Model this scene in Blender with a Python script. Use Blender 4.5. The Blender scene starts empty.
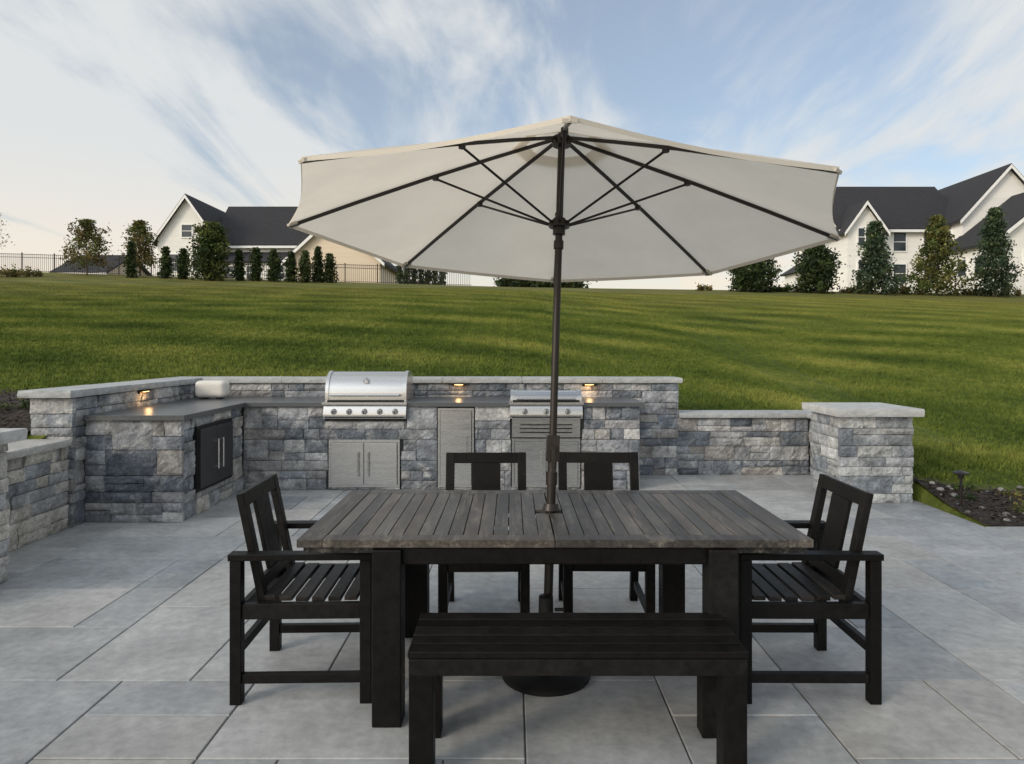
import bpy, math, random
from mathutils import Vector, Matrix, noise
random.seed(7)
R=random.random
def U(a,b): return a+(b-a)*random.random()
def interp(x,pts):
    if x<=pts[0][0]: return pts[0][1]
    for (a,va),(b,vb) in zip(pts,pts[1:]):
        if x<=b: return va+(vb-va)*(x-a)/(b-a)
    return pts[-1][1]
def sstep(t):
    t=max(0,min(1,t)); return t*t*(3-2*t)
S=bpy.context.scene
S.view_settings.view_transform='Standard'; S.view_settings.look='None'; S.view_settings.exposure=0

# ---------------- materials ----------------
def mk(name, base=(.5,.5,.5), rough=.5, metal=0, attr=False, nscale=8, namt=.3, bump=.2, bscale=40, stretch=(1,1,1), bdist=.01, rvar=0.0, trans=0, emit=None, spec=.5, namt2=0, nscale2=1.5, blotch=None):
    m=bpy.data.materials.new(name); m.use_nodes=True
    nt=m.node_tree; N=nt.nodes; L=nt.links; p=N['Principled BSDF']
    p.inputs['Roughness'].default_value=rough; p.inputs['Metallic'].default_value=metal
    p.inputs['Specular IOR Level'].default_value=spec
    tc=N.new('ShaderNodeTexCoord'); mp=N.new('ShaderNodeMapping'); mp.inputs['Scale'].default_value=stretch
    L.new(tc.outputs['Object'],mp.inputs['Vector'])
    if attr:
        a=N.new('ShaderNodeVertexColor'); a.layer_name='Col'; col=a.outputs['Color']
    else:
        a=N.new('ShaderNodeRGB'); a.outputs[0].default_value=(*base,1); col=a.outputs[0]
    if blotch:
        n=N.new('ShaderNodeTexNoise'); n.inputs['Scale'].default_value=blotch[1]; n.inputs['Detail'].default_value=6; n.inputs['Roughness'].default_value=.7; n.inputs['Distortion'].default_value=.6
        L.new(mp.outputs[0],n.inputs['Vector'])
        r=N.new('ShaderNodeMapRange'); r.inputs['From Min'].default_value=.5; r.inputs['From Max'].default_value=.66; r.inputs['To Max'].default_value=blotch[2]
        L.new(n.outputs['Fac'],r.inputs['Value'])
        mx=N.new('ShaderNodeMix'); mx.data_type='RGBA'; L.new(r.outputs[0],mx.inputs[0]); L.new(col,mx.inputs[6]); mx.inputs[7].default_value=(*blotch[0],1); col=mx.outputs[2]
    def mul(col,scale,amt):
        n=N.new('ShaderNodeTexNoise'); n.inputs['Scale'].default_value=scale; n.inputs['Detail'].default_value=4; n.inputs['Roughness'].default_value=.65
        L.new(mp.outputs[0],n.inputs['Vector'])
        r=N.new('ShaderNodeMapRange'); r.inputs['From Min'].default_value=.3; r.inputs['From Max'].default_value=.7
        r.inputs['To Min'].default_value=1-amt; r.inputs['To Max'].default_value=1+amt
        L.new(n.outputs['Fac'],r.inputs['Value'])
        v=N.new('ShaderNodeVectorMath'); v.operation='SCALE'
        L.new(col,v.inputs[0]); L.new(r.outputs[0],v.inputs['Scale'])
        return v.outputs[0],n
    col,n1=mul(col,nscale,namt)
    if namt2: col,_=mul(col,nscale2,namt2)
    L.new(col,p.inputs['Base Color'])
    if rvar:
        r=N.new('ShaderNodeMapRange'); r.inputs['From Min'].default_value=.3; r.inputs['From Max'].default_value=.7
        r.inputs['To Min'].default_value=rough-rvar; r.inputs['To Max'].default_value=rough+rvar
        L.new(n1.outputs['Fac'],r.inputs['Value']); L.new(r.outputs[0],p.inputs['Roughness'])
    if bump:
        n=N.new('ShaderNodeTexNoise'); n.inputs['Scale'].default_value=bscale; n.inputs['Detail'].default_value=5; n.inputs['Roughness'].default_value=.65
        L.new(mp.outputs[0],n.inputs['Vector'])
        b=N.new('ShaderNodeBump'); b.inputs['Strength'].default_value=bump; b.inputs['Distance'].default_value=bdist
        L.new(n.outputs['Fac'],b.inputs['Height']); L.new(b.outputs[0],p.inputs['Normal'])
    if trans:
        t=N.new('ShaderNodeBsdfTranslucent'); L.new(col,t.inputs['Color'])
        mx=N.new('ShaderNodeMixShader'); mx.inputs[0].default_value=trans
        L.new(p.outputs[0],mx.inputs[1]); L.new(t.outputs[0],mx.inputs[2]); L.new(mx.outputs[0],N['Material Output'].inputs['Surface'])
    if emit:
        p.inputs['Emission Color'].default_value=(*emit[0],1); p.inputs['Emission Strength'].default_value=emit[1]
    return m

WOOD=mk('black_stained_wood',rough=.5,nscale=30,namt=.45,bump=.35,bscale=50,bdist=.002,rvar=.08,attr=True,spec=.16,namt2=.3,nscale2=5)
WOODTOP=mk('weathered_table_wood',attr=True,rough=.5,nscale=14,namt=.55,bump=.45,bscale=40,stretch=(6,.8,6),bdist=.002,rvar=.12,namt2=.4,nscale2=1.6,spec=.35,blotch=((.155,.138,.115),4,.65))
STONE=mk('split_face_stone',attr=True,rough=.88,nscale=7,namt=.42,bump=1.0,bscale=22,bdist=.018,spec=.2,namt2=.28,nscale2=50,blotch=((.50,.50,.48),5,.55))
MORTAR=mk('wall_core',(.10,.10,.10),.95,namt=.2,bscale=50)
CAP=mk('bluestone_cap',attr=True,rough=.75,nscale=10,namt=.18,bump=.4,bscale=50,bdist=.006,spec=.3,namt2=.12,nscale2=50)
PAVER=mk('bluestone_paver',attr=True,rough=.6,nscale=2.2,namt=.2,bump=.3,bscale=30,bdist=.003,rvar=.12,namt2=.17,nscale2=18,spec=.4,blotch=((.45,.45,.44),2.6,.45))
JOINT=mk('paver_joint_sand',(.12,.12,.115),.95,namt=.25,bscale=90)
GRANITE=mk('dark_granite',(.085,.09,.095),.3,nscale=120,namt=.5,bump=0)
STEEL=mk('stainless_steel',(.58,.575,.565),.27,metal=1,nscale=3,namt=.03,bump=0,stretch=(1,1,12),rvar=.03)
STEELD=mk('dark_steel',(.10,.10,.105),.35,metal=.8,namt=.1,bump=0)
BLACKM=mk('black_metal',(.010,.010,.010),.5,metal=0,namt=.1,bump=0,spec=.3)
BRONZE=mk('dark_bronze_pole',(.022,.017,.014),.38,metal=.4,namt=.15,bump=0)
CANVAS=mk('umbrella_canvas',(.86,.795,.69),.9,nscale=3,namt=.05,bump=.15,bscale=300,bdist=.001,trans=.48,spec=.1)
CANVAS2=mk('umbrella_hem',(.62,.57,.49),.9,nscale=3,namt=.04,bump=.1,bscale=300,bdist=.001,trans=.2,spec=.1)
LEAF=mk('foliage',attr=True,rough=.6,nscale=2,namt=.2,bump=0,trans=.3,spec=.2)
BARK=mk('bark',(.09,.07,.055),.9,namt=.3)
MULCH=mk('mulch',(.035,.026,.02),.95,nscale=25,namt=.6,bump=1,bscale=45,bdist=.03)
SIDING=mk('white_siding',(.80,.785,.75),.7,nscale=2,namt=.04,bump=.25,bscale=3,stretch=(.02,.02,2.2),bdist=.05)
BEIGE=mk('cream_siding',(.72,.60,.46),.75,nscale=2,namt=.05,bump=.25,bscale=3,stretch=(.02,.02,2.2),bdist=.05)
ROOF=mk('asphalt_shingle',(.022,.022,.026),.85,nscale=3,namt=.3,bump=.4,bscale=6,stretch=(1,1,3),bdist=.05)
TRIM=mk('white_trim',(.8,.8,.79),.5,namt=.03,bump=0)
GLASS=mk('window_glass',(.03,.04,.05),.08,namt=.2,bump=0)
SPK=mk('speaker_shell',(.66,.63,.58),.6,namt=.05,bump=.1)
ROCK=mk('garden_rock',attr=True,rough=.9,nscale=6,namt=.3,bump=.6)
LAMPG=mk('lamp_glow',(1,.8,.5),.5,emit=((1,.60,.22),3),namt=0,bump=0)

def lawn_mat(name,blade=False):
    m=bpy.data.materials.new(name); m.use_nodes=True
    nt=m.node_tree; N=nt.nodes; L=nt.links; p=N['Principled BSDF']; p.inputs['Roughness'].default_value=.8
    p.inputs['Specular IOR Level'].default_value=.1
    g=N.new('ShaderNodeNewGeometry')
    def noi(scale,detail=4,st=(1,1,1)):
        mp=N.new('ShaderNodeMapping'); mp.inputs['Scale'].default_value=st; L.new(g.outputs['Position'],mp.inputs['Vector'])
        n=N.new('ShaderNodeTexNoise'); n.inputs['Scale'].default_value=scale; n.inputs['Detail'].default_value=detail
        L.new(mp.outputs[0],n.inputs['Vector']); return n.outputs['Fac']
    def math_(op,a,b=None,c=None):
        n=N.new('ShaderNodeMath'); n.operation=op
        for i,v in enumerate((a,b,c)):
            if v is None: continue
            if isinstance(v,(int,float)): n.inputs[i].default_value=v
            else: L.new(v,n.inputs[i])
        return n.outputs[0]
    wob0=noi(.05,2)
    def stripe(dx,dy,k,wob):
        d=N.new('ShaderNodeVectorMath'); d.operation='DOT_PRODUCT'; L.new(g.outputs['Position'],d.inputs[0]); d.inputs[1].default_value=(dx,dy,0)
        s=math_('ADD',d.outputs['Value'],math_('MULTIPLY',wob0,wob))
        s=math_('SINE',math_('MULTIPLY',s,k))
        return math_('TANH',math_('MULTIPLY',s,1.7))
    s1=stripe(.14,.99,2.6,4.0)
    s2=stripe(.66,.75,2.3,3.0)
    s3=stripe(.98,.2,1.9,2.0)
    f=math_('ADD',math_('MULTIPLY',s1,.10),math_('MULTIPLY',s2,.11))
    f=math_('ADD',f,math_('MULTIPLY',s3,.05))
    f=math_('ADD',f,math_('MULTIPLY',math_('SUBTRACT',noi(.35,5),.5),1.05))
    f=math_('ADD',f,math_('MULTIPLY',math_('SUBTRACT',noi(6,5),.5),.9))
    f=math_('ADD',f,.50)
    r=N.new('ShaderNodeValToRGB'); L.new(f,r.inputs[0])
    e=r.color_ramp.elements; e[0].position=.08; e[0].color=(.030,.050,.009,1); e[1].position=.98; e[1].color=(.18,.185,.042,1)
    x=e.new(.5); x.color=(.080,.105,.019,1)
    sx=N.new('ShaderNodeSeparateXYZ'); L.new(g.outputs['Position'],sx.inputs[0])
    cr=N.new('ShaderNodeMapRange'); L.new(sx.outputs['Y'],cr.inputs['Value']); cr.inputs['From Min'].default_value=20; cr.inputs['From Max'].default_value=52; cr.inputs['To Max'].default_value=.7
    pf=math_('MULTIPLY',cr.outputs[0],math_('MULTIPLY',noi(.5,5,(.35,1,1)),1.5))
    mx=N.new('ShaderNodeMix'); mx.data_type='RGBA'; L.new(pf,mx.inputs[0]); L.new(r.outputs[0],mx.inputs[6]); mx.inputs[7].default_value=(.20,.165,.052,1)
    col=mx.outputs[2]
    if blade:
        v=N.new('ShaderNodeVectorMath'); v.operation='SCALE'; v.inputs['Scale'].default_value=1.5; L.new(col,v.inputs[0]); col=v.outputs[0]
    else:
        b=N.new('ShaderNodeBump'); b.inputs['Strength'].default_value=.8; b.inputs['Distance'].default_value=.06
        L.new(noi(12,5),b.inputs['Height']); L.new(b.outputs[0],p.inputs['Normal'])
    L.new(col,p.inputs['Base Color'])
    return m
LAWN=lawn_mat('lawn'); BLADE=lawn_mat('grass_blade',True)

# ---------------- builder ----------------
class B:
    def __init__(s): s.v=[];s.f=[];s.m=[];s.c=[]
    def add(s,vs,fs,m=0,c=(.5,.5,.5),M=None):
        o=len(s.v)
        for v in vs:
            v=Vector(v)
            if M is not None: v=M@v
            s.v.append(v)
        for f in fs:
            s.f.append([i+o for i in f]); s.m.append(m); s.c.append(c)
    def box(s,x0,x1,y0,y1,z0,z1,m=0,c=(.5,.5,.5),M=None):
        vs=[(x0,y0,z0),(x1,y0,z0),(x1,y1,z0),(x0,y1,z0),(x0,y0,z1),(x1,y0,z1),(x1,y1,z1),(x0,y1,z1)]
        s.add(vs,[(3,2,1,0),(4,5,6,7),(0,1,5,4),(1,2,6,5),(2,3,7,6),(3,0,4,7)],m,c,M)
    def beam(s,p0,p1,w,h,up=(0,0,1),m=0,c=(.5,.5,.5),M=None):
        p0=Vector(p0);p1=Vector(p1);d=(p1-p0).normalized();a=d.cross(Vector(up)).normalized();b=a.cross(d)
        vs=[p+a*sx*w/2+b*sz*h/2 for p in(p0,p1) for sx,sz in((-1,-1),(1,-1),(1,1),(-1,1))]
        s.add(vs,[(0,1,2,3),(7,6,5,4),(0,4,5,1),(1,5,6,2),(2,6,7,3),(3,7,4,0)],m,c,M)
    def cyl(s,p0,p1,r0,r1=None,n=16,m=0,c=(.5,.5,.5),M=None,cap=True):
        r1=r0 if r1 is None else r1
        p0=Vector(p0);p1=Vector(p1);d=(p1-p0).normalized()
        a=d.cross(Vector((0,0,1)) if abs(d.z)<.9 else Vector((1,0,0))).normalized();b=d.cross(a)
        vs=[p+(a*math.cos(2*math.pi*i/n)+b*math.sin(2*math.pi*i/n))*r for p,r in((p0,r0),(p1,r1)) for i in range(n)]
        fs=[(i,(i+1)%n,n+(i+1)%n,n+i) for i in range(n)]
        if cap: fs+= [tuple(range(n))[::-1],tuple(range(n,2*n))]
        s.add(vs,fs,m,c,M)
    def obj(s,name,mats,parent=None,bevel=0,smooth=None,loc=None,rot=None,seg=2):
        me=bpy.data.meshes.new(name); me.from_pydata([tuple(v) for v in s.v],[],s.f)
        me.polygons.foreach_set('material_index',s.m)
        at=me.color_attributes.new('Col','FLOAT_COLOR','CORNER')
        d=[]
        for f,c in zip(s.f,s.c): d+= [c[0],c[1],c[2],1.0]*len(f)
        at.data.foreach_set('color',d)
        for m in mats: me.materials.append(m)
        ob=bpy.data.objects.new(name,me); S.collection.objects.link(ob)
        if loc: ob.location=loc
        if rot: ob.rotation_euler=rot
        if parent: ob.parent=parent
        if bevel:
            b=ob.modifiers.new('bev','BEVEL'); b.width=bevel; b.segments=seg; b.limit_method='ANGLE'; b.angle_limit=math.radians(40)
        if smooth: 
            me.polygons.foreach_set('use_smooth',[True]*len(me.polygons))
            try: me.set_sharp_from_angle(angle=math.radians(smooth))
            except Exception: pass
        me.update(); return ob
def empty(name,loc=(0,0,0),rot=(0,0,0)):
    e=bpy.data.objects.new(name,None); S.collection.objects.link(e); e.location=loc; e.rotation_euler=rot; e.empty_display_size=.2; return e

# ---------------- terrain ----------------
def zb(x): return interp(x,[(-40,1.3),(-4,1.02),(0,.9),(2,.68),(3.5,.56),(5,.32),(8,.2),(40,.1)])
def zc(x): return interp(x,[(-60,7.5),(-36,6.95),(-10,6.1),(0,5.8),(15,5.6),(40,5.25),(60,5.0)])
def H(x,y):
    if y>=8.5:
        a,b=zb(x),zc(x)
        if y<=50: 
            t=(y-8.5)/41.5; z=a+(b-a)*t
            z+= .25*math.sin(t*math.pi)*math.sin(x*.09+1)
            return z
        return b+min(y-50,60)*.03-max(0,y-130)*.004
    if x>0: return zb(x)*sstep((y-5.85)/2.65)-.01
    return interp(y,[(-20,.1),(3,.5),(5.6,.68),(6.2,.92),(8.5,zb(x))])
def inpatio(x,y):
    return (-3.82<=x<=3.62 and y<=8.32) or (x>-3.82 and y<=5.84 and x<8) or (-3.82<=x<=3.94 and y<=6.9)
xs=[-400,-250,-150,-100,-70]+[-60+i*1.5 for i in range(34)]+[-9,-8,-7,-6,-5,-4.5,-4.1,-3.87,-3.81,-2,0,1,2,2.8,3.61,3.69,3.93,3.99,4.3,4.7,5.2,6,7,7.99,8.1]+[9.5+i*1.5 for i in range(35)]+[70,100,150,250,400]
ys=[-120,-60,-30,-15,-8,-4.06,-4,-2,0,2,3,4,5,5.6,5.83,5.87,6.2,6.5,6.89,6.95,7.3,7.8,8.31,8.4,8.5,9]+[10+i*1.5 for i in range(60)]+[102,110,120,135,160,200,300,500,900]
g=B()
vs=[];nx=len(xs)
for y in ys:
    for x in xs:
        vs.append((x,y,-.08 if (inpatio(x,y) and y>-4.05) else H(x,y)-(.0)))
fs=[(j*nx+i,j*nx+i+1,(j+1)*nx+i+1,(j+1)*nx+i) for j in range(len(ys)-1) for i in range(nx-1)]
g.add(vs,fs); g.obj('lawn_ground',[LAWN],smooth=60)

def patch(nb,s=1.0,hs=1.0):
    pb=B()
    for i in range(nb):
        x,y=U(-.52,.52)*s,U(-.52,.52)*s;a=U(0,6.28);h=U(.025,.055)*hs;w=U(.005,.009)*hs
        lx,ly=U(-.04,.04),U(-.04,.04);dx,dy=math.cos(a)*w,math.sin(a)*w
        pb.add([(x-dx,y-dy,-.01),(x+dx,y+dy,-.01),(x+lx,y+ly,h)],[(0,1,2)])
    pm=pb.obj('grass_patch',[BLADE]); me=pm.data; bpy.data.objects.remove(pm); return me
pmesh=patch(1900); pmesh2=patch(2800,2.0,1.2); pmesh3=patch(1300,2.0,1.25)
grass=empty('grass')
def place(me,x,y,hs):
    z=H(x,y)
    if y>9.2: sl=math.atan2(H(x,y+hs)-H(x,y-hs),2*hs)
    else: sl=math.atan2(H(x,y+.5)-z,.5)
    sx=math.atan2(H(x+hs,y)-H(x-hs,y),2*hs)
    o=bpy.data.objects.new('blades',me); o.location=(x,y,z); o.rotation_euler=(sl,-sx,0); o.parent=grass; S.collection.objects.link(o)
y=8.95
while y<20:
    n=int(.80*y)+2
    for i in range(-n,n+1): place(pmesh,i+U(-.03,.03),y,.5)
    y+=1.0
y=20.45
while y<40:
    n=int(.4*y)+2
    for i in range(-n,n+1): place(pmesh2 if y<30 else pmesh3,2*i+U(-.05,.05),y,1.0)
    y+=2.0
for (x,y) in [(4.25+i,7.95) for i in range(7)]+[(4.6+i,7.5) for i in range(5)]+[(-4.6-i,8.0) for i in range(5)]+[(-6.1-i,7-j) for i in range(4) for j in range(4)]:
    z=H(x,y); sl=math.atan2(H(x,y+.4)-H(x,y-.4),.8); sx=math.atan2(H(x+.4,y)-H(x-.4,y),.8)
    o=bpy.data.objects.new('blades',pmesh); o.location=(x,y,z); o.rotation_euler=(sl,-sx,0); o.parent=grass; S.collection.objects.link(o)

def bed(name,x0,x1,y0,fy1,nx_=50,ny_=24):
    b=B();vs=[]
    for j in range(ny_+1):
        for i in range(nx_+1):
            x=x0+(x1-x0)*i/nx_; yy=y0+(fy1(x)-y0)*j/ny_
            e=min(j,ny_-j)/3.0
            z=H(x,yy)+.02*min(1,e)+.015*noise.noise(Vector((x*9,yy*9,0)))+(.012)
            vs.append((x,yy,z))
    b.add(vs,[(j*(nx_+1)+i,j*(nx_+1)+i+1,(j+1)*(nx_+1)+i+1,(j+1)*(nx_+1)+i) for j in range(ny_) for i in range(nx_)],0)
    for i in range(2500):
        x=U(x0,x1);yy=U(y0,fy1(x));z=H(x,yy)+.04;a=U(0,6.28);l=U(.015,.04);w=U(.004,.01)
        d=Vector((math.cos(a)*l,math.sin(a)*l,U(-.01,.012)));n=Vector((-math.sin(a)*w,math.cos(a)*w,0));p=Vector((x,yy,z))
        b.add([p-d-n,p+d-n,p+d+n,p-d+n],[(0,1,2,3)],1,random.choice([(.05,.035,.025),(.08,.06,.045),(.03,.022,.018)]))
    b.obj(name,[MULCH,ROCK],smooth=60)
bed('mulch_bed',3.97,7.8,5.87,lambda x:6.95-.07*(x-3.97)+.1*math.sin(x*2.3))
bed('mulch_bed',-5.8,-4.02,3.0,lambda x:7.7+.12*math.sin(x*3))

# ---------------- patio ----------------
pt=B()
c0=.30; X0=-3.85; Y0=-4.05; NX=40; NY=41
occ={}
def okc(i,j):
    if i<0 or j<0 or i>=NX or j>=NY or (i,j) in occ: return False
    x=X0+(i+.5)*c0; y=Y0+(j+.5)*c0
    return (y<5.85) or (x<3.95)
tones=[(.34,.35,.355),(.38,.385,.385),(.31,.32,.33),(.41,.41,.40),(.35,.35,.345),(.33,.34,.35),(.38,.375,.36),(.27,.29,.305)]
sizes=[(3,2),(2,3),(2,2),(4,2),(2,1),(3,2),(1,2),(3,2)]
for j in range(NY):
    for i in range(NX):
        if not okc(i,j): continue
        random.shuffle(sizes)
        for (w,h) in sizes+[(2,1),(1,2),(1,1)]:
            if all(okc(i+a,j+b) for a in range(w) for b in range(h)):
                for a in range(w):
                    for b in range(h): occ[(i+a,j+b)]=1
                gp=.0032; x0=X0+i*c0+gp;x1=X0+(i+w)*c0-gp;y0=Y0+j*c0+gp;y1=Y0+(j+h)*c0-gp
                t=random.choice(tones);s=U(.88,1.08);c=tuple(q*s for q in t);z=U(-.001,.001);e=.0035
                vs=[(x0,y0,-.03),(x1,y0,-.03),(x1,y1,-.03),(x0,y1,-.03),(x0,y0,z-e),(x1,y0,z-e),(x1,y1,z-e),(x0,y1,z-e),(x0+e,y0+e,z),(x1-e,y0+e,z),(x1-e,y1-e,z),(x0+e,y1-e,z)]
                pt.add(vs,[(8,9,10,11),(4,5,9,8),(5,6,10,9),(6,7,11,10),(7,4,8,11),(0,1,5,4),(1,2,6,5),(2,3,7,6),(3,0,4,7)],0,c)
                break
pt.add([(X0,Y0,-.007),(X0+12,Y0,-.007),(X0+12,5.85,-.007),(X0,5.85,-.007),(3.95,5.85,-.007),(3.95,8.25,-.007),(X0,8.25,-.007)],[(0,1,2,4,3),(3,4,5,6)],1,(.1,.1,.1))
pt.obj('patio_paving',[PAVER,JOINT])

# ---------------- stone walls ----------------
stc=[(.31,.315,.325),(.24,.25,.27),(.19,.205,.23),(.125,.14,.165),(.28,.28,.285),(.40,.40,.395),(.22,.235,.255),(.15,.17,.195),(.27,.28,.295),(.26,.25,.24)]
def stones(b,o,u,n,L,z0,z1,holes=(),pal=stc,proud=.05):
    o=Vector(o);u=Vector(u);n=Vector(n)
    def stone(a0,a1,c0_,c1_):
        for (h0,h1,g0,g1) in holes:
            if a0<h1-.005 and a1>h0+.005 and c0_<g1-.005 and c1_>g0+.005:
                if a0<h0-.03: stone(a0,h0,c0_,c1_)
                if a1>h1+.03: stone(h1,a1,c0_,c1_)
                m0,m1=max(a0,h0),min(a1,h1)
                if m1-m0>.02:
                    if c0_<g0-.02: stone(m0,m1,c0_,g0)
                    if c1_>g1+.02: stone(m0,m1,g1,c1_)
                return
        gp=.0018;a0+=gp;a1-=gp;c0_+=gp;c1_-=gp
        if a1-a0<.01 or c1_-c0_<.01: return
        kx=max(3,int((a1-a0)/.032)+1);kz=max(2,int((c1_-c0_)/.03)+1)
        pr=U(-.009,.012); sd=U(0,100); tx=U(-.006,.006); tz=U(-.006,.006)
        t=random.choice(pal);s=U(.82,1.15);c=tuple(q*s for q in t)
        vs=[]
        for j in range(kz+1):
            for i in range(kx+1):
                fx=i/kx;fz=j/kz
                edge=(i in(0,kx)) or (j in(0,kz))
                d=pr+(-.008 if edge else 0)+tx*(fx-.5)*2+tz*(fz-.5)*2
                q=Vector((a0*3+fx*(a1-a0)*11+sd,fz*(c1_-c0_)*16+sd,sd))
                d+=.012*noise.noise(q)+.008*noise.noise(q*3)
                jx=0 if i in(0,kx) else U(-.006,.006); jz=0 if j in(0,kz) else U(-.006,.006)
                ez=.004*noise.noise(Vector((a0+fx*3,c0_*7,sd))) if (j in(0,kz)) else 0
                vs.append(o+u*(a0+(a1-a0)*fx+jx)+Vector((0,0,c0_+(c1_-c0_)*fz+jz-abs(ez)*(1 if j==kz else -1)))+n*d)
        w=kx+1
        fs=[(j*w+i,j*w+i+1,(j+1)*w+i+1,(j+1)*w+i) for j in range(kz) for i in range(kx)]
        ring=[i for i in range(kx+1)]+[j*w+kx for j in range(1,kz+1)]+[kz*w+i for i in range(kx-1,-1,-1)]+[j*w for j in range(kz-1,0,-1)]
        q=len(vs)
        for r in ring:
            v=vs[r]; dd=(v-o).dot(n); vs.append(v-n*(dd+proud+.01))
        fs+=[(ring[(i+1)%len(ring)],ring[i],q+i,q+(i+1)%len(ring)) for i in range(len(ring))]
        if u.cross(Vector((0,0,1))).dot(n)<0: fs=[f[::-1] for f in fs]
        b.add(vs,fs,0,c)
    z=z0
    while z<z1-.02:
        h=random.choice([.09,.11,.14,.17,.2,.22]); 
        if z+h>z1-.06: h=z1-z
        a=0
        while a<L-.005:
            l=random.choice([.15,.22,.3,.4,.48,.2])*U(.8,1.2)
            if a+l>L-.1: l=L-a
            if l>.6: l=l/2
            r=R()
            if h>=.14 and r<.3:
                k=U(.35,.65); stone(a,a+l,z,z+h*k); stone(a,a+l,z+h*k,z+h)
            elif h>=.17 and r<.5:
                k=U(.4,.6);k2=U(.35,.65); stone(a,a+l,z,z+h*k); stone(a,a+l*k2,z+h*k,z+h); stone(a+l*k2,a+l,z+h*k,z+h)
            else: stone(a,a+l,z,z+h)
            a+=l
        z+=h
def capslab(b,x0,x1,y0,y1,z0,z1,along='x',seg=.95,col=(.38,.39,.39)):
    L=(x1-x0) if along=='x' else (y1-y0); n=max(1,round(L/seg)); 
    for i in range(n):
        s=U(.9,1.1);c=tuple(q*s for q in col);g_=.002;dz=U(-.0015,.0015);e=.006;j=U(-.003,.003)
        if along=='x': a0,a1,c0_,c1_=x0+L*i/n+g_,x0+L*(i+1)/n-g_,y0+j,y1
        else: a0,a1,c0_,c1_=x0,x1+j,y0+L*i/n+g_,y0+L*(i+1)/n-g_
        z_=z1+dz
        m_=.05
        def edge(p,q):
            k=max(2,int((Vector(q)-Vector(p)).length/m_)); return [Vector(p).lerp(Vector(q),t/k) for t in range(k)]
        base=edge((a0,c0_,0),(a1,c0_,0))+edge((a1,c0_,0),(a1,c1_,0))+edge((a1,c1_,0),(a0,c1_,0))+edge((a0,c1_,0),(a0,c0_,0))
        nn=len(base); vs=[]
        for lv,(zz,ins) in enumerate([(z0,.004),(z0+(z_-z0)*.3,0),(z0+(z_-z0)*.7,0),(z_-.002,.003),(z_,e+.003)]):
            for v in base:
                k=ins+.005*noise.noise(Vector((v.x*14,v.y*14,lv*3.1)))*(1 if lv in(1,2,3) else .5)
                x=v.x+(k if v.x<=a0+1e-5 else (-k if v.x>=a1-1e-5 else 0)); y=v.y+(k if v.y<=c0_+1e-5 else (-k if v.y>=c1_-1e-5 else 0))
                if along=='x' and (v.x<=a0+1e-5 and i>0): x=v.x+ins*.3
                vs.append((x,y,zz))
        fs=[(l*nn+q,l*nn+(q+1)%nn,(l+1)*nn+(q+1)%nn,(l+1)*nn+q) for l in range(4) for q in range(nn)]+[tuple(range(nn))[::-1],tuple(range(4*nn,5*nn))]
        b.add(vs,fs,2,c)
WM=[STONE,MORTAR,CAP]
P=.05
b=B()
b.box(-3.65+0-.3,1.95-P,8.2+P,8.5,-.05,1.075,1); stones(b,(-3.65,8.2,0),(1,0,0),(0,-1,0),5.60,0,1.075)
stones(b,(1.95,8.2+P,0),(0,1,0),(1,0,0),.28,.5,1.075)
capslab(b,-3.62,1.99,8.16,8.57,1.08,1.14)
b.obj('raised_stone_wall',WM)
b=B()
b.box(-3.97,-3.65-P,5.8+P,8.5,-.05,1.075,1); stones(b,(-3.65,5.8+P,0),(0,1,0),(1,0,0),2.35,0,1.075)
stones(b,(-4.0,5.8,0),(1,0,0),(0,-1,0),.35,.0,1.075)
capslab(b,-4.06,-3.62,5.74,8.57,1.081,1.141,'y')
b.obj('raised_stone_wall',WM)
warm=[(.44,.42,.375),(.37,.36,.335),(.41,.395,.37),(.30,.305,.31),(.48,.455,.41),(.24,.255,.27)]
b=B()
b.box(-3.97,-3.66-P,4.45,5.79,-.05,.685,1); stones(b,(-3.66,4.45,0),(0,1,0),(1,0,0),1.34,0,.685,pal=warm)
capslab(b,-4.03,-3.61,4.3,5.74,.69,.745,'y',col=(.41,.40,.38))
b.obj('low_stone_wall',WM)
def pillar(name,x0,x1,y0,y1,h,pal=stc):
    b=B(); b.box(x0+P,x1-P,y0+P,y1-P,-.05,h-.075,1)
    stones(b,(x0,y0,0),(1,0,0),(0,-1,0),x1-x0,0,h-.075,pal=pal)
    stones(b,(x0,y0+P,0),(0,1,0),(-1,0,0),y1-y0-P,0,h-.075,pal=pal)
    stones(b,(x1,y0+P,0),(0,1,0),(1,0,0),y1-y0-P,0,h-.075,pal=pal)
    stones(b,(x0+P,y1,0),(1,0,0),(0,1,0),x1-x0-2*P,0,h-.075,pal=pal)
    e=.07
    capslab(b,x0-e,x1+e,y0-e,y1+e,h-.075,h,'x',seg=5,col=(.43,.43,.42))
    return b.obj(name,WM)
pillar('stone_pillar',-3.93,-3.23,3.82,4.5,.97,warm)
lightp=[(.43,.43,.42),(.35,.355,.365),(.39,.39,.385),(.29,.305,.32),(.48,.48,.465),(.23,.25,.275)]
pillar('stone_pillar',3.16,3.86,6.73,7.40,.91,lightp)
b=B()
b.box(1.9,3.8,8.2+P+.002,8.49,-.05,.67,1); stones(b,(1.93,8.202,0),(1,0,0),(0,-1,0),1.55,0,.67)
capslab(b,1.953,3.87,8.15,8.56,.675,.73)
b.box(3.48+P,3.8,7.38,8.24,-.05,.67,1); stones(b,(3.48,7.38,0),(0,1,0),(-1,0,0),.82,0,.67)
capslab(b,3.43,3.87,7.38,8.147,.676,.731,'y')
b.obj('low_stone_wall',WM)

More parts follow.
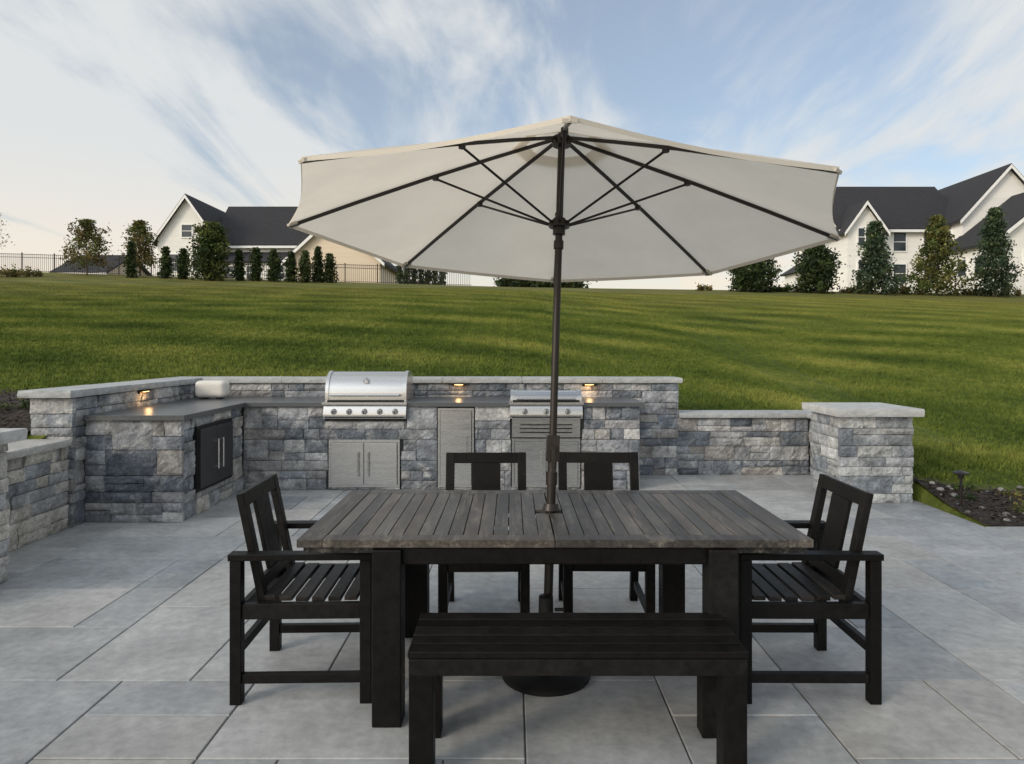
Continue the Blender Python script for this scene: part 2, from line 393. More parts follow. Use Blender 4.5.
# ---------------- outdoor kitchen counter ----------------
xg=lambda px:(px-512)/95.3
b=B()
CF=7.34
zt=.875
b.box(-2.82-.5,1.34-P,CF+P,8.15,-.05,zt,1)
holes=[(xg(328)+2.82,xg(401)+2.82,.03,.53),(xg(325)+2.82,xg(407)+2.82,.72,.9),(xg(437)+2.82,xg(475)+2.82,.03,.86),(xg(510)+2.82,xg(582)+2.82,.55,.9),(xg(511)+2.82,xg(581)+2.82,.03,.54)]
stones(b,(-2.82,CF,0),(1,0,0),(0,-1,0),1.34+2.82,0,zt,holes)
stones(b,(1.34,CF+P,0),(0,1,0),(1,0,0),.8,0,zt)
b.box(-3.64,-2.82-P,5.97+P,CF+.5,-.05,zt,1)
stones(b,(-3.645,5.97,0),(1,0,0),(0,-1,0),.825,0,zt)
stones(b,(-2.82,5.97+P,0),(0,1,0),(1,0,0),CF-5.97-P,0,zt,[(.22,1.0,.2,.79)],pal=warm+stc)
zs=zt+.003
b.box(-3.64,-2.78,5.93,CF-.045,zs,zs+.042,3)
b.box(-3.64,xg(325)-.004,CF-.04,8.15,zs,zs+.042,3)
b.box(xg(407)+.004,xg(510)-.004,CF-.04,8.15,zs,zs+.042,3)
b.box(xg(582)+.004,1.38,CF-.04,8.15,zs,zs+.042,3)
b.box(xg(325)-.004,xg(407)+.004,8.0,8.15,zs,zs+.042,3)
b.box(xg(510)-.004,xg(582)+.004,8.0,8.15,zs,zs+.042,3)
b.obj('stone_kitchen_counter',[STONE,MORTAR,CAP,GRANITE])

def profile_extrude(b,pts,x0,x1,m):
    n=len(pts); vs=[(x0,y,z) for y,z in pts]+[(x1,y,z) for y,z in pts]
    b.add(vs,[(i,(i+1)%n,n+(i+1)%n,n+i)[::-1] for i in range(n)]+[tuple(range(n)),tuple(range(n,2*n))[::-1]],m)
def grill(name,x0,x1,ztop,knobs,handle_z):
    b=B(); y0=CF-.07
    profile_extrude(b,[(y0,.755),(y0-.01,.80),(y0+.03,.90),(CF+.5,.90),(CF+.5,.755)],x0,x1,0)
    b.box(x0-.01,x1+.01,y0-.012,CF+.52,.902,.925,0)
    b.box(x0+.03,x1-.03,CF-.02,CF+.01,.925,.945,1)
    zz=.928; hh=ztop-zz
    pts=[(CF+.0,zz)]+[(CF+.0+.22*(1-math.cos(a)), zz+hh*.25+hh*.75*math.sin(a)) for a in [math.radians(q) for q in range(0,91,10)]]+[(CF+.42,ztop-.01),(CF+.5,ztop-.1),(CF+.5,zz)]
    profile_extrude(b,pts,x0+.03,x1-.03,0)
    pts2=[(y-.012 if i<12 else y+.004,z+.01 if i else z) for i,(y,z) in enumerate(pts)]
    profile_extrude(b,pts2,x0+.005,x0+.04,0); profile_extrude(b,pts2,x1-.04,x1-.005,0)
    b.cyl((x0+.07,CF-.065,handle_z),(x1-.07,CF-.065,handle_z),.014,m=0)
    for x in(x0+.1,x1-.1): b.cyl((x,CF-.065,handle_z),(x,CF+.02,handle_z),.011,m=0)
    xm=(x0+x1)/2; b.cyl((xm,CF+.04,ztop-.08),(xm,CF+.012,ztop-.10),.03,m=0,n=24); b.cyl((xm,CF+.012,ztop-.10),(xm,CF+.009,ztop-.102),.022,m=2,n=24)
    for i in range(knobs):
        x=x0+(x1-x0)*(i+.7)/(knobs+.4)
        b.cyl((x,y0+.012,.83),(x,y0-.012,.825),.030,m=0,n=24); b.cyl((x,y0-.012,.825),(x,y0-.04,.82),.023,.019,m=0,n=24)
        b.box(x-.003,x+.003,y0-.046,y0-.039,.805,.84,1)
    b.box(x0+.02,x1-.02,y0-.014,y0-.0105,.765,.775,1)
    b.obj(name,[STEEL,BLACKM,TRIM],smooth=35)
grill('gas_grill',xg(325),xg(407),1.235,5,1.0)
grill('side_burner',xg(510),xg(582),1.03,3,.965)
def doors(name,x0,x1,z0,z1,n,handles=True):
    b=B(); y=CF
    b.box(x0,x1,y-.012,y+.04,z0,z1,0)
    b.box(x0+.022,x1-.022,y-.0135,y-.011,z0+.027,z1-.027,1)
    w=(x1-x0-.05)/n
    for i in range(n):
        a=x0+.025+i*w+.003; c=x0+.025+(i+1)*w-.003
        b.box(a,c,y-.032,y-.0145,z0+.03,z1-.03,0)
        hx=c-.05 if (i==0) else a+.05
        zm=(z0+z1)/2; hl=.13
        b.cyl((hx,y-.055,zm-hl),(hx,y-.055,zm+hl),.007,m=0,n=12)
        for q in(-1,1): b.cyl((hx,y-.055,zm+q*hl*.85),(hx,y-.03,zm+q*hl*.85),.006,m=0,n=8)
    b.obj(name,[STEEL,BLACKM],bevel=.002)
doors('access_doors',xg(329),xg(400),.03,.53,2)
doors('mini_fridge',xg(438),xg(474),.03,.86,1)
doors('access_doors',xg(512),xg(580),.03,.54,2)
b=B()
b.box(xg(512),xg(580),CF-.012,CF+.03,.555,.75,0)
for i in range(3): b.box(xg(520),xg(572),CF-.016,CF-.011,.6+i*.04,.612+i*.04,1)
b.obj('burner_panel',[STEEL,BLACKM])
b=B(); X=-2.82
y0,y1,z0,z1=5.97+P+.22,5.97+P+1.0,.2,.79
b.box(X-.03,X+.015,y0,y1,z0,z1,1)
for i in range(2):
    a=y0+.03+i*(y1-y0-.06)/2+.004; c=a+(y1-y0-.06)/2-.008
    b.box(X+.016,X+.036,a,c,z0+.03,z1-.03,0)
    hy=c-.05 if i==0 else a+.05
    b.cyl((X+.065,hy,.36),(X+.065,hy,.64),.009,m=2,n=12)
    for q in(.38,.62): b.cyl((X+.065,hy,q),(X+.03,hy,q),.007,m=2,n=8)
b.obj('storage_doors',[STEELD,BLACKM,STEEL],bevel=.002)
b=B(); xc,yc=-3.36,7.85
b.box(xc-.17,xc+.17,yc-.09,yc+.09,.935,1.125,0)
sp_=b.obj('outdoor_speaker',[SPK,BLACKM],bevel=.05,seg=5)
b=B(); b.box(xc-.10,xc-.06,yc-.05,yc+.05,.9205,.94,0); b.box(xc+.06,xc+.10,yc-.05,yc+.05,.9205,.94,0)
b.obj('feet',[BLACKM],sp_)
def wlight(x,y,z,n):
    b=B(); n=Vector(n)
    M=Matrix.Translation((x,y,z))@Matrix.Rotation(math.atan2(n.y,n.x)+math.pi/2,4,'Z')
    b.box(-.08,.08,-.035,.03,.010,.02,0,M=M); b.box(-.05,.05,-.028,-.015,.003,.009,1,M=M); b.box(-.08,.08,-.006,.03,-.012,.009,0,M=M)
    o=b.obj('wall_light',[BRONZE,LAMPG])
    l=bpy.data.lights.new('wall_light_lamp','POINT'); l.energy=.6; l.color=(1,.58,.24); l.shadow_soft_size=.03
    lo=bpy.data.objects.new('lamp',l); lo.location=(x+n.x*.05,y+n.y*.05,z-.03); S.collection.objects.link(lo); lo.parent=o
wlight(-.62,8.17,1.055,(0,-1,0)); wlight(-3.63,6.9,1.055,(1,0,0)); wlight(.9,8.17,1.055,(0,-1,0))

# ---------------- furniture ----------------
def bk(): 
    s=U(.6,1.5); return (.0065*s,.0059*s,.0055*s)
tb=empty('dining_table',(.17,3.24,0))
b=B(); T=.74
lx=.665; ly0=-.43; ly1=.42
for sx in(-1,1):
    for y in(ly0,ly1):
        x=sx*lx; b.box(x-.058,x+.058,y-.055,y+.055,0,.70,0,bk())
for y in(ly0,ly1):
    b.box(-lx+.058,lx-.058,y-.03,y+.02,.635,.702,0,bk())
for sx in(-1,1):
    b.box(sx*lx-.02,sx*lx+.02,ly0+.055,ly1-.055,.635,.702,0,bk())
b.box(-.03,.03,ly0+.02,ly1-.03,.66,.701,0,bk())
b.obj('frame',[WOOD],tb,bevel=.005)
b=B()
def tc_():
    s=U(.6,1.4);q=U(-.004,.006); return ((.068+q)*s,.061*s,(.054-q*.5)*s)
W=1.02; D=.48
for sg in(-1,1):
    xa,xb=(.0015,W) if sg>0 else (-W,-.0015)
    e0,e1=(xb-.10,xb) if sg>0 else (xa,xa+.10)
    b.box(e0,e1,-D,D,T-.032,T,0,tc_())
    i0,i1=(xa,e0-.002) if sg>0 else (e1+.002,xb)
    b.box(i0,i1,-D,-D+.075,T-.032,T-.0005,0,tc_()); b.box(i0,i1,D-.075,D,T-.032,T-.0005,0,tc_())
    n=15; w=(i1-i0)/n
    for i in range(n):
        g2=.0016
        if (sg>0 and i==0) or (sg<0 and i==n-1):
            b.box(i0+i*w+g2,i0+(i+1)*w-g2,-D+.078,-.035,T-.028,T-.001,0,tc_())
            b.box(i0+i*w+g2,i0+(i+1)*w-g2,.035,D-.078,T-.028,T-.001,0,tc_())
        else: b.box(i0+i*w+g2,i0+(i+1)*w-g2,-D+.078,D-.078,T-.028,T-.001-U(0,.0015),0,tc_())
    b.box(i0+.02,i1-.02,-.33,-.27,T-.05,T-.034,0,(.02,.02,.02)); b.box(i0+.02,i1-.02,.27,.33,T-.05,T-.034,0,(.02,.02,.02))
for sg in(-1,1):
    b.box(-W+.02,W-.02,sg*(D-.035)-.012,sg*(D-.035)+.012,T-.06,T-.033,0,(.008,.0075,.007))
b.obj('table_top',[WOODTOP],tb,bevel=.0022)

bn=empty('bench',(.228,2.59,0)); b=B()
bw=.588; bd=.182
for sx in(-1,1):
    for sy in(-1,1): 
        x=sx*(bw-.045); y=sy*(bd-.05); b.box(x-.042,x+.042,y-.042,y+.042,0,.395,0,bk())
for sy in(-1,1): b.box(-bw+.003,bw-.003,sy*(bd-.022)-.018,sy*(bd-.022)+.018,.365,.423,0,bk())
for sx in(-1,1): b.box(sx*(bw-.02)-.016,sx*(bw-.02)+.016,-bd+.045,bd-.045,.375,.421,0,bk())
n=5; w=2*bd/n
for i in range(n): b.box(-bw,bw,-bd+i*w+.0015,-bd+(i+1)*w-.0015,.426,.45,0,tuple(q*1.1 for q in bk()))
b.obj('bench_frame',[WOOD],bn,bevel=.0035)

def chair(name,loc,rz,arms=True):
    e=empty(name,loc,(0,0,rz)); b=B()
    w=.285 if arms else .235; dF=-.295 if arms else -.27; dB=.295 if arms else .25; t=.024
    if arms:
        for sx in(-1,1):
            x=sx*(w-t)
            for y in(dF+t,dB-t): b.box(x-t,x+t,y-t,y+t,0,.603,0,bk())
            b.box(x-.031,x+.031,dF-.004,dB+.006,.605,.632,0,bk())
            b.box(x-.016,x+.016,dF+2*t,dB-2*t,.085,.125,0,bk())
            b.box(x-.016,x+.016,dF+2*t,dB-2*t,.355,.42,0,bk())
        yb=.18; yt=.272
    else:
        for sx in(-1,1):
            x=sx*(w-t)
            b.box(x-t,x+t,dF,dF+2*t,0,.42,0,bk())
            b.beam((x,dB-t,.42),(x,dB+.05,0),.045,.05,up=(0,1,0),c=bk())
            b.box(x-.014,x+.014,dF+2*t,dB-2*t,.10,.14,0,bk())
            b.box(x-.016,x+.016,dF+2*t,dB-.03,.355,.42,0,bk())
        yb=.21; yt=.30
    b.box(-w+2*t,w-2*t,dF+.008,dF+.038,.345,.42,0,bk())
    b.box(-w+2*t,w-2*t,dB-.06,dB-.03,.36,.42,0,bk())
    if arms: b.box(-w+2*t,w-2*t,dB-.04,dB-.012,.20,.24,0,bk()); 
    n=7; y0=dF-.008; y1=yb-.0; pw=(y1-y0)/n; ws=w-2*t-.004 if arms else w-.005
    for i in range(n):
        c=tuple(q*3.2 for q in bk())
        ya=y0+i*pw+.007; yc=y0+(i+1)*pw-.007
        z=.437-.010*math.sin(math.pi*(i+.5)/n)
        b.box(-ws,ws,ya,yc,z-.014,z+.006,0,c)
    bwid=w-2*t-.028 if arms else w-.024
    def P_(x,s): return (x,yb+(yt-yb)*s,.43+(.875-.43)*s)
    dv=Vector((0,yt-yb,.445)).normalized()
    for sx in(-1,1): b.beam(P_(sx*bwid,-.1),P_(sx*bwid,1),.05,.032,up=(0,1,0),c=bk())
    b.beam(P_(-bwid+.0255,.93),P_(bwid-.0255,.93),.028,.062,up=dv,c=bk())
    b.beam(P_(-bwid+.0255,.12),P_(bwid-.0255,.12),.028,.05,up=dv,c=bk())
    b.beam(P_(0,.18),P_(0,.86),.17,.018,up=(0,1,0),c=bk())
    b.obj('chair_frame',[WOOD],e,bevel=.003)
chair('armchair',(-.895,3.22,0),math.radians(91.5))
chair('armchair',(1.258,3.22,0),math.radians(-90.5))
chair('dining_chair',(-.148,3.85,0),math.radians(1),False)
chair('dining_chair',(.505,3.86,0),math.radians(-1),False)

# ---------------- umbrella ----------------
um=empty('patio_umbrella',(.155,3.2,0))
tilt=(math.radians(-4.9),math.radians(2.0),0)
RR=1.325; ZA=2.55; ZR=2.075
def rib(k,t,off=0):
    a=k*math.pi/4+math.radians(2.6)
    z=ZA+(ZR-ZA)*t+.012*math.sin(math.pi*t)
    return Vector((math.sin(a)*RR*t,math.cos(a)*RR*t,z+off))
b=B()
for k in range(8):
    nt_,ns=10,8; vs=[]
    for i in range(nt_+1):
        t=.13+.87*i/nt_
        for j in range(ns+1):
            s=j/ns; p=rib(k,t).lerp(rib(k+1,t),s)
            f=math.sin(math.pi*s)
            p.z-=.022*f*t*math.sin(math.pi*min(1,t*.85)); 
            p.x*=1-.022*f*(t**4); p.y*=1-.022*f*(t**4)
            vs.append(p)
    w=ns+1
    b.add(vs,[(i*w+j,i*w+j+1,(i+1)*w+j+1,(i+1)*w+j) for i in range(nt_) for j in range(ns)],0)
    rim=vs[-w:]
    vs2=list(rim)+[Vector((v.x*1.002,v.y*1.002,v.z-.018)) for v in rim]
    b.add(vs2,[(j,j+1,w+j+1,w+j) for j in range(ns)],1)
    vs=[]
    for i in range(4):
        t=.0+.19*i/3
        for j in range(5): 
            p=rib(k,t,.03-.02*i/3).lerp(rib(k+1,t,.03-.02*i/3),j/4); vs.append(p)
    b.add(vs,[(i*5+j,i*5+j+1,(i+1)*5+j+1,(i+1)*5+j) for i in range(3) for j in range(4)],0)
    p=rib(k,1,-.012); q=rib(k,.965,-.012); b.beam(p+Vector((0,0,-.004)),q+Vector((0,0,-.004)),.045,.012,m=1)
b.obj('canopy',[CANVAS,CANVAS2],um,smooth=50,rot=tilt)
b=B()
b.cyl((0,0,.05),(0,0,1.05),.021,m=0); b.cyl((0,0,1.04),(0,0,ZA+.03),.0175,m=0)
b.cyl((0,0,ZA+.025),(0,0,ZA+.055),.024,.010,m=0); 
b.cyl((0,0,ZA-.06),(0,0,ZA-.015),.045,m=0,n=24)
zr=2.10
b.cyl((0,0,zr-.05),(0,0,zr+.03),.03,m=0,n=24); b.cyl((0,0,zr-.015),(0,0,zr+.015),.05,m=0,n=24)
b.cyl((0,0,1.98),(0,0,2.02),.024,m=0)
for k in range(8):
    pts=[rib(k,t,-.016) for t in(.03,.25,.5,.75,.995)]
    for p,q in zip(pts,pts[1:]): b.beam(p,q,.012,.016)
    a=k*math.pi/4+math.radians(2.6); b.cyl((math.sin(a)*.045,math.cos(a)*.045,zr),rib(k,.46,-.03),.006,n=8)
    m_=rib(k,.46,-.025); b.cyl(m_-Vector((0,0,.012)),m_+Vector((0,0,.012)),.016,n=10)
b.box(-.03,.03,-.045,.04,.97,1.09,0); b.cyl((0,-.045,1.03),(0,-.075,1.03),.014,n=12); b.beam((0,-.075,1.03),(0,-.078,.93),.016,.012,up=(0,1,0)); b.cyl((0,-.08,.935),(0,-.125,.935),.011,n=12)
b.cyl((0,0,.742),(0,0,.775),.04,.032,n=24); b.cyl((0,0,.86),(0,0,.92),.026,n=20)
b.obj('pole',[BRONZE],um,bevel=.001,smooth=40,rot=tilt)
b=B()
prof=[(.20,0),(.202,.02),(.18,.035),(.10,.05),(.05,.065),(.035,.09),(.033,.36),(.026,.365)]
n=40
vs=[(r*math.cos(2*math.pi*i/n),r*math.sin(2*math.pi*i/n),z) for r,z in prof for i in range(n)]
b.add(vs,[(j*n+i,j*n+(i+1)%n,(j+1)*n+(i+1)%n,(j+1)*n+i) for j in range(len(prof)-1) for i in range(n)]+[tuple(range(len(vs)-n,len(vs)))],0)
b.cyl((.04,0,.3),(.085,0,.3),.008,n=10)
b.obj('base',[BLACKM],um,smooth=40)

# ---------------- path light ----------------
b=B(); x,y=4.04,6.3; z=H(x,y)
b.cyl((x,y,z-.05),(x,y,z+.30),.011,n=12); b.cyl((x,y,z+.345),(x,y,z+.36),.062,.02,n=24); b.cyl((x,y,z+.335),(x,y,z+.345),.064,n=24); b.cyl((x,y,z+.29),(x,y,z+.335),.022,.028,n=16)
b.cyl((x,y,z),(x,y,z+.04),.03,.015,n=16)
b.obj('path_light',[BRONZE],smooth=40)

# ---------------- plants & trees ----------------
def leafq(b,p,sz,c,m=0):
    n=Vector((U(-1,1),U(-1,1),U(-.6,1))).normalized(); a=n.orthogonal().normalized(); a=Matrix.Rotation(U(0,6.28),3,n)@a; c2=n.cross(a)
    a=a*sz;c2=c2*sz*.6
    b.add([p-a,p-c2,p+a,p+c2],[(0,1,2,3)],m,c)
def tree(name,loc,h,rad,prof,ncl,nlf,lsz,pal,csz,trunk=.08,z0=.1,limb=True,squash=.8,sig=.42):
    b=B(); x,y=loc; z=H(x,y)-.05; o=Vector((x,y,z))
    top=o+Vector((U(-.1,.1),U(-.1,.1),h*.93))
    b.cyl(o,o.lerp(top,.5),trunk,trunk*.6,n=8,m=1); b.cyl(o.lerp(top,.5),top,trunk*.6,trunk*.1,n=6,m=1)
    ph=U(0,6)
    for i in range(ncl):
        t=z0+(1-z0)*((i+R())/ncl); a=i*2.4+U(-.5,.5)
        r=rad*prof(t)*(U(.25,1.0))*(1+.25*math.sin(a*2+ph+t*5))
        c=o+Vector((math.cos(a)*r,math.sin(a)*r,h*t))
        if limb: b.cyl(o.lerp(top,max(.05,t*.85-.08)),c,trunk*.22,trunk*.06,n=4,m=1,cap=False)
        base=random.choice(pal); br=U(.6,1.4)
        cs=csz*(.5+.6*prof(t))
        for q in range(nlf):
            d=Vector((random.gauss(0,sig),random.gauss(0,sig),random.gauss(0,sig)*squash))
            p=c+d*cs
            if p.z>z+h*1.0: p.z=z+h*1.0-U(0,.2)
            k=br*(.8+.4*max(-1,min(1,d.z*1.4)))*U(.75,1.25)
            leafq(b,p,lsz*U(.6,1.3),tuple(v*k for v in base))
    return b.obj(name,[LEAF,BARK])
cone=lambda t:max(.05,(1-t)**.75)
arb=lambda t:max(.08,min(1,(1-t)*2.2)**.7*min(1,.6+t*2))
oval=lambda t:max(.12,math.sin(math.pi*min(1,max(0,t))**.8)**.6)
ev=[(.046,.072,.024),(.062,.092,.030),(.036,.058,.023),(.08,.10,.034)]
evb=[(.06,.095,.052),(.075,.11,.057),(.10,.13,.058),(.05,.08,.044)]
au=[(.22,.165,.06),(.17,.155,.055),(.13,.135,.045),(.26,.19,.075)]
gr=[(.11,.13,.035),(.14,.155,.045),(.075,.105,.03),(.18,.165,.05)]
def at(px,Y): return ((px-512)/700*Y,Y)
for px,ty,wd,Y,pal,pr in [(752,252,50,46,ev,oval),(816,243,38,46,ev,arb),(875,222,38,46,evb,cone),(937,216,56,46,gr,cone),(995,208,46,46,evb,cone)]:
    x,y=at(px,Y); hz=1.5+(347-ty)/700*Y; h=hz-H(x,y)+.05
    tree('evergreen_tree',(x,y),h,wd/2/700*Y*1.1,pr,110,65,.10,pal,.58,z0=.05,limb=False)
for px,ty,wd in [(131,241,9),(166,246,11),(183,248,12),(239,249,9),(256,247,12),(274,249,13),(291,251,12),(305,250,12),(318,246,11),(330,253,11)]:
    Y=47+U(-.6,.6); x,y=at(px,Y); h=1.5+(347-ty)/700*Y-H(x,y)
    tree('arborvitae_tree',(x,y),h,wd/2/700*Y*.8,(arb if R()<.3 else (lambda t:max(.06,(1-t)**.6))),50,40,.085,ev,.30,z0=.05,limb=False)
for px,ty in [(400,262),(407,259),(414,262),(421,261),(428,263),(435,261),(442,264)]:
    Y=54; x,y=at(px,Y); h=1.5+(347-ty)/700*Y-H(x,y)+.45+U(-.1,.3)
    tree('arborvitae_tree',(x,y),h,.26,(lambda t:max(.06,(1-t)**.7)),30,40,.08,ev,.26,z0=.05,limb=False)
x,y=at(210,46); tree('evergreen_tree',(x,y),1.5+(347-222)/700*46-H(x,y),1.1,lambda t:max(.1,math.sin(math.pi*t**.7)**.5),100,65,.10,gr[:3]+ev[:2],.55,z0=.06,limb=False)
for px,ty,wd,Y in [(87,219,44,48),(140,220,30,49)]:
    x,y=at(px,Y); tree('deciduous_tree',(x,y),1.5+(347-ty)/700*Y-H(x,y),wd/2/700*Y,oval,75,50,.085,au+gr[:2],.5,z0=.2,trunk=.06)
x,y=at(-6,44); tree('deciduous_tree',(x,y),1.5+(347-204)/700*44-H(x,y),1.0,oval,36,8,.06,au,.4,z0=.45,trunk=.07)
def shrub(name,x,y,w,h,n,pal,lsz,cs=.5,nl=45):
    b=B(); z=H(x,y)
    for i in range(n):
        cx=U(-w/2,w/2); hh=h*U(.4,1)*(1-.5*abs(cx)/(w/2)); c=Vector((x+cx,y+U(-.25,.25)*min(w,2),z+hh*.55)); base=random.choice(pal);br=U(.6,1.35)
        b.cyl((c.x,c.y,z-.03),c,.01+.006*h,.004,n=4,m=1,cap=False)
        for q in range(nl):
            d=Vector((random.gauss(0,.42),random.gauss(0,.42),random.gauss(0,.4)))
            p=c+d*cs*hh
            if p.z<z: p.z=z+U(0,.03)
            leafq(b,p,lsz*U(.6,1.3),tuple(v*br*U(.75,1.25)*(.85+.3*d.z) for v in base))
    b.obj(name,[LEAF,BARK])
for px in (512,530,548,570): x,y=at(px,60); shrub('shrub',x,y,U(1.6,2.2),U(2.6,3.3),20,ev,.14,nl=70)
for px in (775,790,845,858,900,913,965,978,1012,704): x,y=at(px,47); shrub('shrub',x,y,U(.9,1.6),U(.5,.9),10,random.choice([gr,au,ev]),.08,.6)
for px,Y in [(2,44),(14,44),(28,45)]: x,y=at(px,Y); shrub('shrub',x,y,1.4,.8,9,au,.07,.6)
for x,y,w,h,pal in [(4.55,6.2,.35,.16,gr),(5.0,6.45,.4,.18,ev),(4.35,6.75,.3,.12,gr),(4.7,6.62,.25,.1,au),(4.22,6.5,.22,.11,ev),(-4.4,6.3,.35,.14,ev),(-4.7,6.9,.35,.14,gr)]:
    shrub('bed_plant',x,y,w,h,9,pal,.014,.7)
b=B()
for i in range(46):
    x=U(4.02,5.6);y=U(5.95,6.85);z=H(x,y)+.03;r=U(.012,.045); c=random.choice([(.22,.21,.2),(.3,.29,.27),(.14,.13,.12)])
    vs=[];n=7
    for j,(zz,rr) in enumerate([(-.5,.6),(.0,1),(.5,.75),(.75,.3)]):
        for q in range(n): a=q*6.283/n; k=U(.8,1.15); vs.append((x+math.cos(a)*r*rr*k,y+math.sin(a)*r*rr*k,z+r*zz*.8))
    b.add(vs,[(j*n+q,j*n+(q+1)%n,(j+1)*n+(q+1)%n,(j+1)*n+q) for j in range(3) for q in range(n)]+[tuple(range(3*n,4*n))],0,c)
b.obj('garden_rocks',[ROCK],smooth=50)

# ---------------- fence ----------------
b=B(); Yf=52
def fencerun(x0,x1,Y):
    x=x0
    while x<x1:
        xe=min(x+2.4,x1); za=H(x,Y);zb_=H(xe,Y)
        b.box(x-.035,x+.035,Y-.035,Y+.035,za-.1,za+1.5)
        for q in(.15,1.15,1.38): b.beam((x,Y,za+q),(xe,Y,zb_+q),.03,.035)
        n=16
        for i in range(1,n):
            t=i/n; xx=x+(xe-x)*t; zz=za+(zb_-za)*t; b.box(xx-.012,xx+.012,Y-.01,Y+.01,zz+.05,zz+1.42)
        x+=2.4
fencerun(-46,-3,Yf)
b.obj('metal_fence',[BLACKM])

# ---------------- houses ----------------
def gable(bw,br,x0,x1,y0,y1,z0,ze,zr,axis,wm=0,ov=.45):
    th=.22
    if axis=='y':
        xm=(x0+x1)/2
        vs=[(x0,y0,z0),(x1,y0,z0),(x1,y0,ze),(xm,y0,zr),(x0,y0,ze)]; vs+=[(a,y1,c) for a,_,c in vs]
        bw.add(vs,[(0,1,2,3,4),(9,8,7,6,5),(1,6,7,2),(5,0,4,9),(2,7,8,3),(3,8,9,4)],wm)
        sl=(zr-ze)/(xm-x0)
        for s in(-1,1):
            xe=xm+s*((x1-x0)/2+ov); zz=zr-sl*((x1-x0)/2+ov)
            A=[(xm,y0-ov,zr+.03),(xe,y0-ov,zz+.03),(xe,y1+ov,zz+.03),(xm,y1+ov,zr+.03)]
            vs=A+[(a,b_,c+th) for a,b_,c in A]
            br.add(vs,[(0,1,2,3),(7,6,5,4),(0,4,5,1),(1,5,6,2),(2,6,7,3),(3,7,4,0)],0)
            A=[(xm,y0-ov-.04,zr-.16),(xe,y0-ov-.04,zz-.16),(xe,y0-ov-.04,zz+.16),(xm,y0-ov-.04,zr+.16)]
            vs=A+[(a,b_+.038,c) for a,b_,c in A]
            br.add(vs,[(0,1,2,3),(7,6,5,4),(0,4,5,1),(1,5,6,2),(2,6,7,3),(3,7,4,0)],1)
    else:
        ym=(y0+y1)/2
        vs=[(x0,y0,z0),(x0,y1,z0),(x0,y1,ze),(x0,ym,zr),(x0,y0,ze)]; vs+=[(x1,b_,c) for _,b_,c in vs]
        bw.add(vs,[(4,3,2,1,0),(5,6,7,8,9),(0,5,9,4),(1,2,7,6),(2,3,8,7),(3,4,9,8)],wm)
        sl=(zr-ze)/(ym-y0)
        for s in(-1,1):
            ye=ym+s*((y1-y0)/2+ov); zz=zr-sl*((y1-y0)/2+ov)
            A=[(x0-ov,ym,zr+.03),(x0-ov,ye,zz+.03),(x1+ov,ye,zz+.03),(x1+ov,ym,zr+.03)]
            vs=A+[(a,b_,c+th) for a,b_,c in A]
            br.add(vs,[(0,1,2,3),(7,6,5,4),(0,4,5,1),(1,5,6,2),(2,6,7,3),(3,7,4,0)],0)
        zz=zr-sl*((y1-y0)/2+ov); br.box(x0-ov,x1+ov,y0-ov-.12,y0-ov-.002,zz-.1,zz+.12,1)
def win(b,x,z,w,h,y,n=1):
    b.box(x-w/2,x+w/2,y-.05,y+.02,z-h/2,z+h/2,1)
    t=.1
    b.box(x-w/2-t,x-w/2,y-.1,y+.02,z-h/2-t,z+h/2+t,0); b.box(x+w/2,x+w/2+t,y-.1,y+.02,z-h/2-t,z+h/2+t,0)
    b.box(x-w/2,x+w/2,y-.1,y+.02,z+h/2,z+h/2+t,0); b.box(x-w/2,x+w/2,y-.1,y+.02,z-h/2-t,z-h/2,0)
    b.box(x-w/2,x+w/2,y-.075,y-.052,z-.03,z+.03,0)
    for i in range(1,n): xx=x-w/2+w*i/n; b.box(xx-.06,xx+.06,y-.085,y-.052,z-h/2,z+h/2,0)
def winx(b,y,z,w,h,x):
    b.box(x-.05,x+.02,y-w/2,y+w/2,z-h/2,z+h/2,1)
    for q in(-1,1): b.box(x-.1,x+.02,y+q*(w/2+.05)-.05,y+q*(w/2+.05)+.05,z-h/2-.1,z+h/2+.1,0); b.box(x-.1,x+.02,y-w/2,y+w/2,z+q*(h/2+.05)-.05,z+q*(h/2+.05)+.05,0)
def house(name):
    return empty(name),B(),B(),B()
e,w_,r_,k_=house('farmhouse')
gable(w_,r_,-32.4,-27.0,64,72,6.5,11.4,15.2,'y')
gable(w_,r_,-27.9,-17.5,66,74,6.5,11.3,15.3,'x')
gable(w_,r_,-19.3,-11.3,60,70,6.5,8.9,12.6,'y',1)
w_.box(-27,-19.5,64.2,65.99,6.5,9.2,0); r_.add([(-27.2,63.8,9.2),(-19.3,63.8,9.2),(-19.3,66,10.3),(-27.2,66,10.3),(-27.2,63.8,9.35),(-19.3,63.8,9.35),(-19.3,66,10.45),(-27.2,66,10.45)],[(3,2,1,0),(4,5,6,7),(0,1,5,4),(1,2,6,5),(3,0,4,7)],0)
for x in(-31,-28.6): win(k_,x,9.2,1.0,1.5,64)
win(k_,-29.7,12.1,.9,1.1,64,1)
for x in(-26,-23.8,-21.4): win(k_,x,8.3,1.0,1.2,64.2)
w_.obj('walls',[SIDING,BEIGE],e); r_.obj('roof',[ROOF,TRIM,BEIGE],e); k_.obj('windows',[TRIM,GLASS],e)
e,w_,r_,k_=house('distant_house')
gable(w_,r_,-49.5,-44.2,76,86,6,9.6,11.9,'x'); win(k_,-47,9,1.2,1.2,76)
w_.obj('walls',[BEIGE],e); r_.obj('roof',[ROOF,TRIM],e); k_.obj('windows',[TRIM,GLASS],e)
e,w_,r_,k_=house('farmhouse')
gable(w_,r_,29.2,40,62,72,4.5,12.1,16.6,'x')
gable(w_,r_,29.0,32.0,60.5,64,4.5,11.8,13.9,'y')
